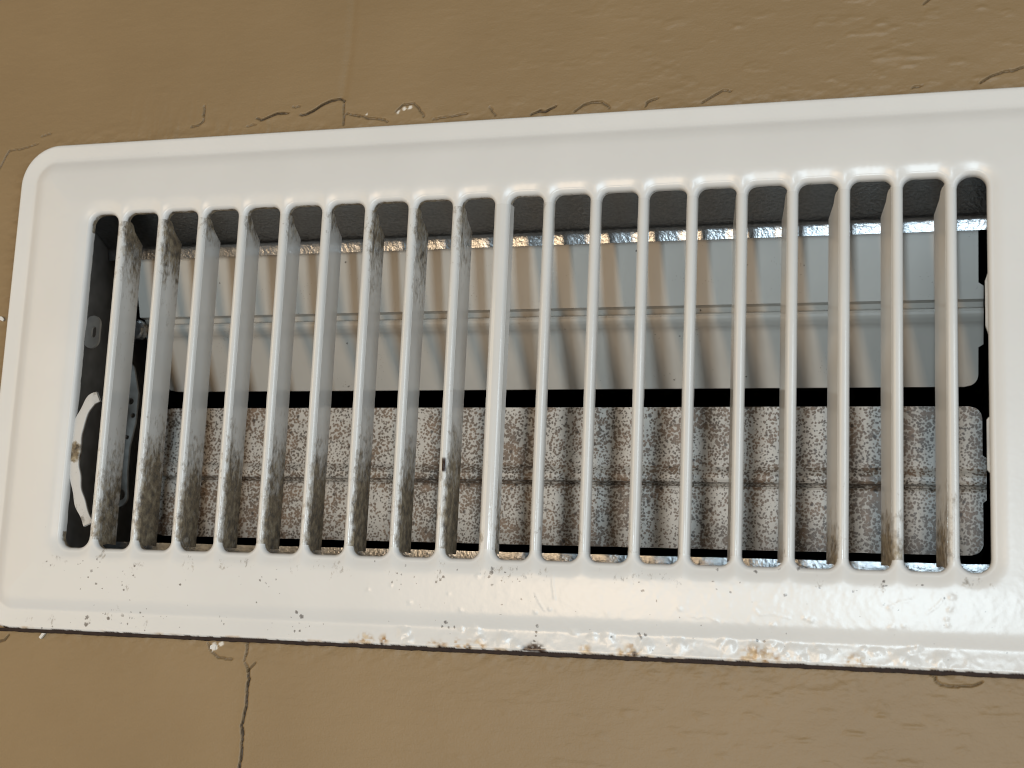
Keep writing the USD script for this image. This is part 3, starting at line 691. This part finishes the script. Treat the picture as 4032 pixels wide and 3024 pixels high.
p = blade('damper_blade', up, lambda y: np.interp(y, [4, 25, 47], [-124.4, -126.8, -126.6]), lambda y: 123.9, 3.6, M_blade, ((14.0, 28.5, 1.3),))
tag(p, label='upper white damper blade')
lo = [(-1.6, 45.4), (-18.6, 45.9), (-19.4, 45.4), (-20.2, 44.7), (-21.2, 44.4), (-22.4, 44.6), (-23.1, 45.0), (-23.4, 46.8), (-23.8, 47.6), (-24.2, 46.4), (-24.9, 46.0), (-41.9, 46.5)]
p = blade('damper_blade', lo, lambda y: -124.4, lambda y: 124.8, 3.4, M_mould, ((-27.5, -15.0, 1.0),))
tag(p, label='lower damper blade covered in brown mould specks')

def plate_poly(poly, d0, d1, name, mat):
    me = trimesh.creation.extrude_polygon(poly, d1 - d0, engine='earcut')
    v = np.array(me.vertices); v[:, 2] += d0
    return mesh(RP + name, v, np.array(me.faces), mat)
# eyelet tab on the end wall, pivot knob, linkage plate, lever
eye = LineString([(-131.6, 19.0), (-131.6, 14.2)]).buffer(2.6).difference(LineString([(-131.0, 17.4), (-131.0, 15.6)]).buffer(0.8))
plate_poly(eye, 13.2, 14.0, 'eyelet_tab', M_lever)
knob = trimesh.creation.revolve(np.array([(0, .6), (1.3, .6), (1.5, 0), (2.6, 0), (3.2, .5), (3.4, 1.4), (3.4, 2.6), (1.5, 3.0), (1.5, 8), (0, 8)]), sections=24)
v = np.array(knob.vertices); v += (-125.9, 20.3, 27.0)
mesh(RP + 'pivot_knob', v, np.array(knob.faces), M_galv, smooth=30)
link = LineString([(-129.5, 7.5), (-127.5, 0), (-127.6, -8), (-129.0, -16), (-129.0, -24), (-128.2, -31.5)]).buffer(3.1)
for q in ((-126.8, -1.8, 1.0), (-125.6, -6.2, .8), (-127.6, -30.8, 1.7), (-127.0, -13, .7), (-129, -22, .9)):
    link = link.difference(Point(q[0], q[1]).buffer(q[2]))
M_link = simple('grey_linkage_steel', (0.27, 0.265, 0.25), 0.45, 0.0, 0.3, 300.0, 0.4)
plate_poly(link, 30.5, 31.3, 'linkage_plate', M_link)
lev = [(-121.6, -4.8, 4.2), (-123.2, -5.6, 3.4), (-124.7, -9.2, 2.6), (-125.9, -12.6, 2.3), (-126.1, -17.1, 2.2), (-126.3, -22.1, 2.1), (-126.0, -26.4, 2.2), (-124.9, -32.0, 2.6), (-123.4, -36.9, 3.2), (-121.2, -42.0, 4.6)]
pp = np.array(lev); s = np.r_[0, np.cumsum(np.linalg.norm(np.diff(pp, axis=0), axis=1))]
q = np.linspace(0, s[-1], 60)
ctr = np.stack([np.interp(q, s, pp[:, i]) for i in range(3)], 1)
for _ in range(2): ctr[1:-1] = (ctr[:-2] + 2 * ctr[1:-1] + ctr[2:]) / 4
tg = np.gradient(ctr, axis=0); tg[:, 2] = 0; tg /= np.linalg.norm(tg, axis=1, keepdims=True)
nr = np.stack([-tg[:, 1], tg[:, 0], 0 * tg[:, 0]], 1)
wv = 1.6 + 0.2 * np.sin(q * 0.8)
sec = [(-1, 0.05), (-.9, -.12), (0, -.22), (.9, -.12), (1, .05), (1, .8), (-1, .8)]
V = np.concatenate([[ctr[i] + nr[i] * wv[i] * a + np.array([0, 0, b]) for a, b in sec] for i in range(len(ctr))])
F = grid_faces(len(ctr), len(sec), True)
mo = splat(V[:, :2], [(-126.2, -20.2, 26), (-126.3, -22.6, 26)], 1.0, 0.5)
att = {'dirt': np.clip(mo * 0.95 + 0.16 + 0.25 * (np.abs(V[:, 1] + 22) > 18), 0, 1), 'speck': np.zeros(len(V)), 'rust': np.zeros(len(V)), 'rustdark': mo * 0.0}
M_levd = enamel('lever_enamel', (0.62, 0.60, 0.57), 0.55, 0.2, spec=0.25)
tag(mesh(RP + 'damper_lever', V, F, M_levd, vnormals(V, F), att), label='bent metal damper lever with a brown mould spot')
# bent tabs on the right end
for y0, y1 in ((9.5, 25.0), (-24.8, -11.0)):
    r = 2.2 if y0 > 0 else 0.8
    poly = Polygon([(124.9, y0 + r), (125.6, y0), (127.0, y0), (127.0, y1), (125.6, y1), (124.9, y1 - r)])
    plate_poly(poly, 3.6, 5.2, 'pivot_tab', M_lever)

# sheet duct the register sits in
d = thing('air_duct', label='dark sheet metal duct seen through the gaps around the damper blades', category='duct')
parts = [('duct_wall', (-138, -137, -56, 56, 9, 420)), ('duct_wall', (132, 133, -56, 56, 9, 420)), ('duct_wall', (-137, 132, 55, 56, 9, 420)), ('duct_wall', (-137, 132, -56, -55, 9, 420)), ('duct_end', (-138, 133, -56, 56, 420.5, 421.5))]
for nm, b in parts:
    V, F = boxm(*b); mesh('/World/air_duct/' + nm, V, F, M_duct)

# loose flakes
def flake(cx, cy, d0, r, label, seed):
    g = np.random.default_rng(seed)
    a = np.sort(g.uniform(0, 2 * np.pi, 9)); rr = r * g.uniform(0.6, 1.15, 9)
    poly = Polygon([(cx + q * math.cos(b), cy + q * math.sin(b)) for q, b in zip(rr, a)]).buffer(0)
    me = trimesh.creation.extrude_polygon(poly, 0.5, engine='earcut')
    v = np.array(me.vertices); v[:, 2] += d0 + 0.25 * (v[:, 0] - cx)
    tag(mesh('/World/paint_flake', v, np.array(me.faces), M_chip), label=label, category='paint flake')
flake(-157.0, 19.0, 3.9, 0.9, 'small white paint flake stuck at the left edge of the vent plate', 1)
def stick():
    V, F = boxm(-1.1, 1.1, -0.4, 0.4, 0, 0.7)
    a = math.radians(52); c, s = math.cos(a), math.sin(a)
    W = np.stack([V[:, 0] * c - V[:, 1] * s - 132.4, V[:, 0] * s + V[:, 1] * c - 73.9, V[:, 2] + 3.8], 1)
    tag(mesh('/World/paint_flake', W, F, M_chip), label='thin pale paint sliver hanging under the lower left corner of the vent', category='paint flake')
stick()
flake(-78.3, -74.9, 4.5, 1.0, 'white paint flake on the wall under the vent beside the long vertical crack', 3)
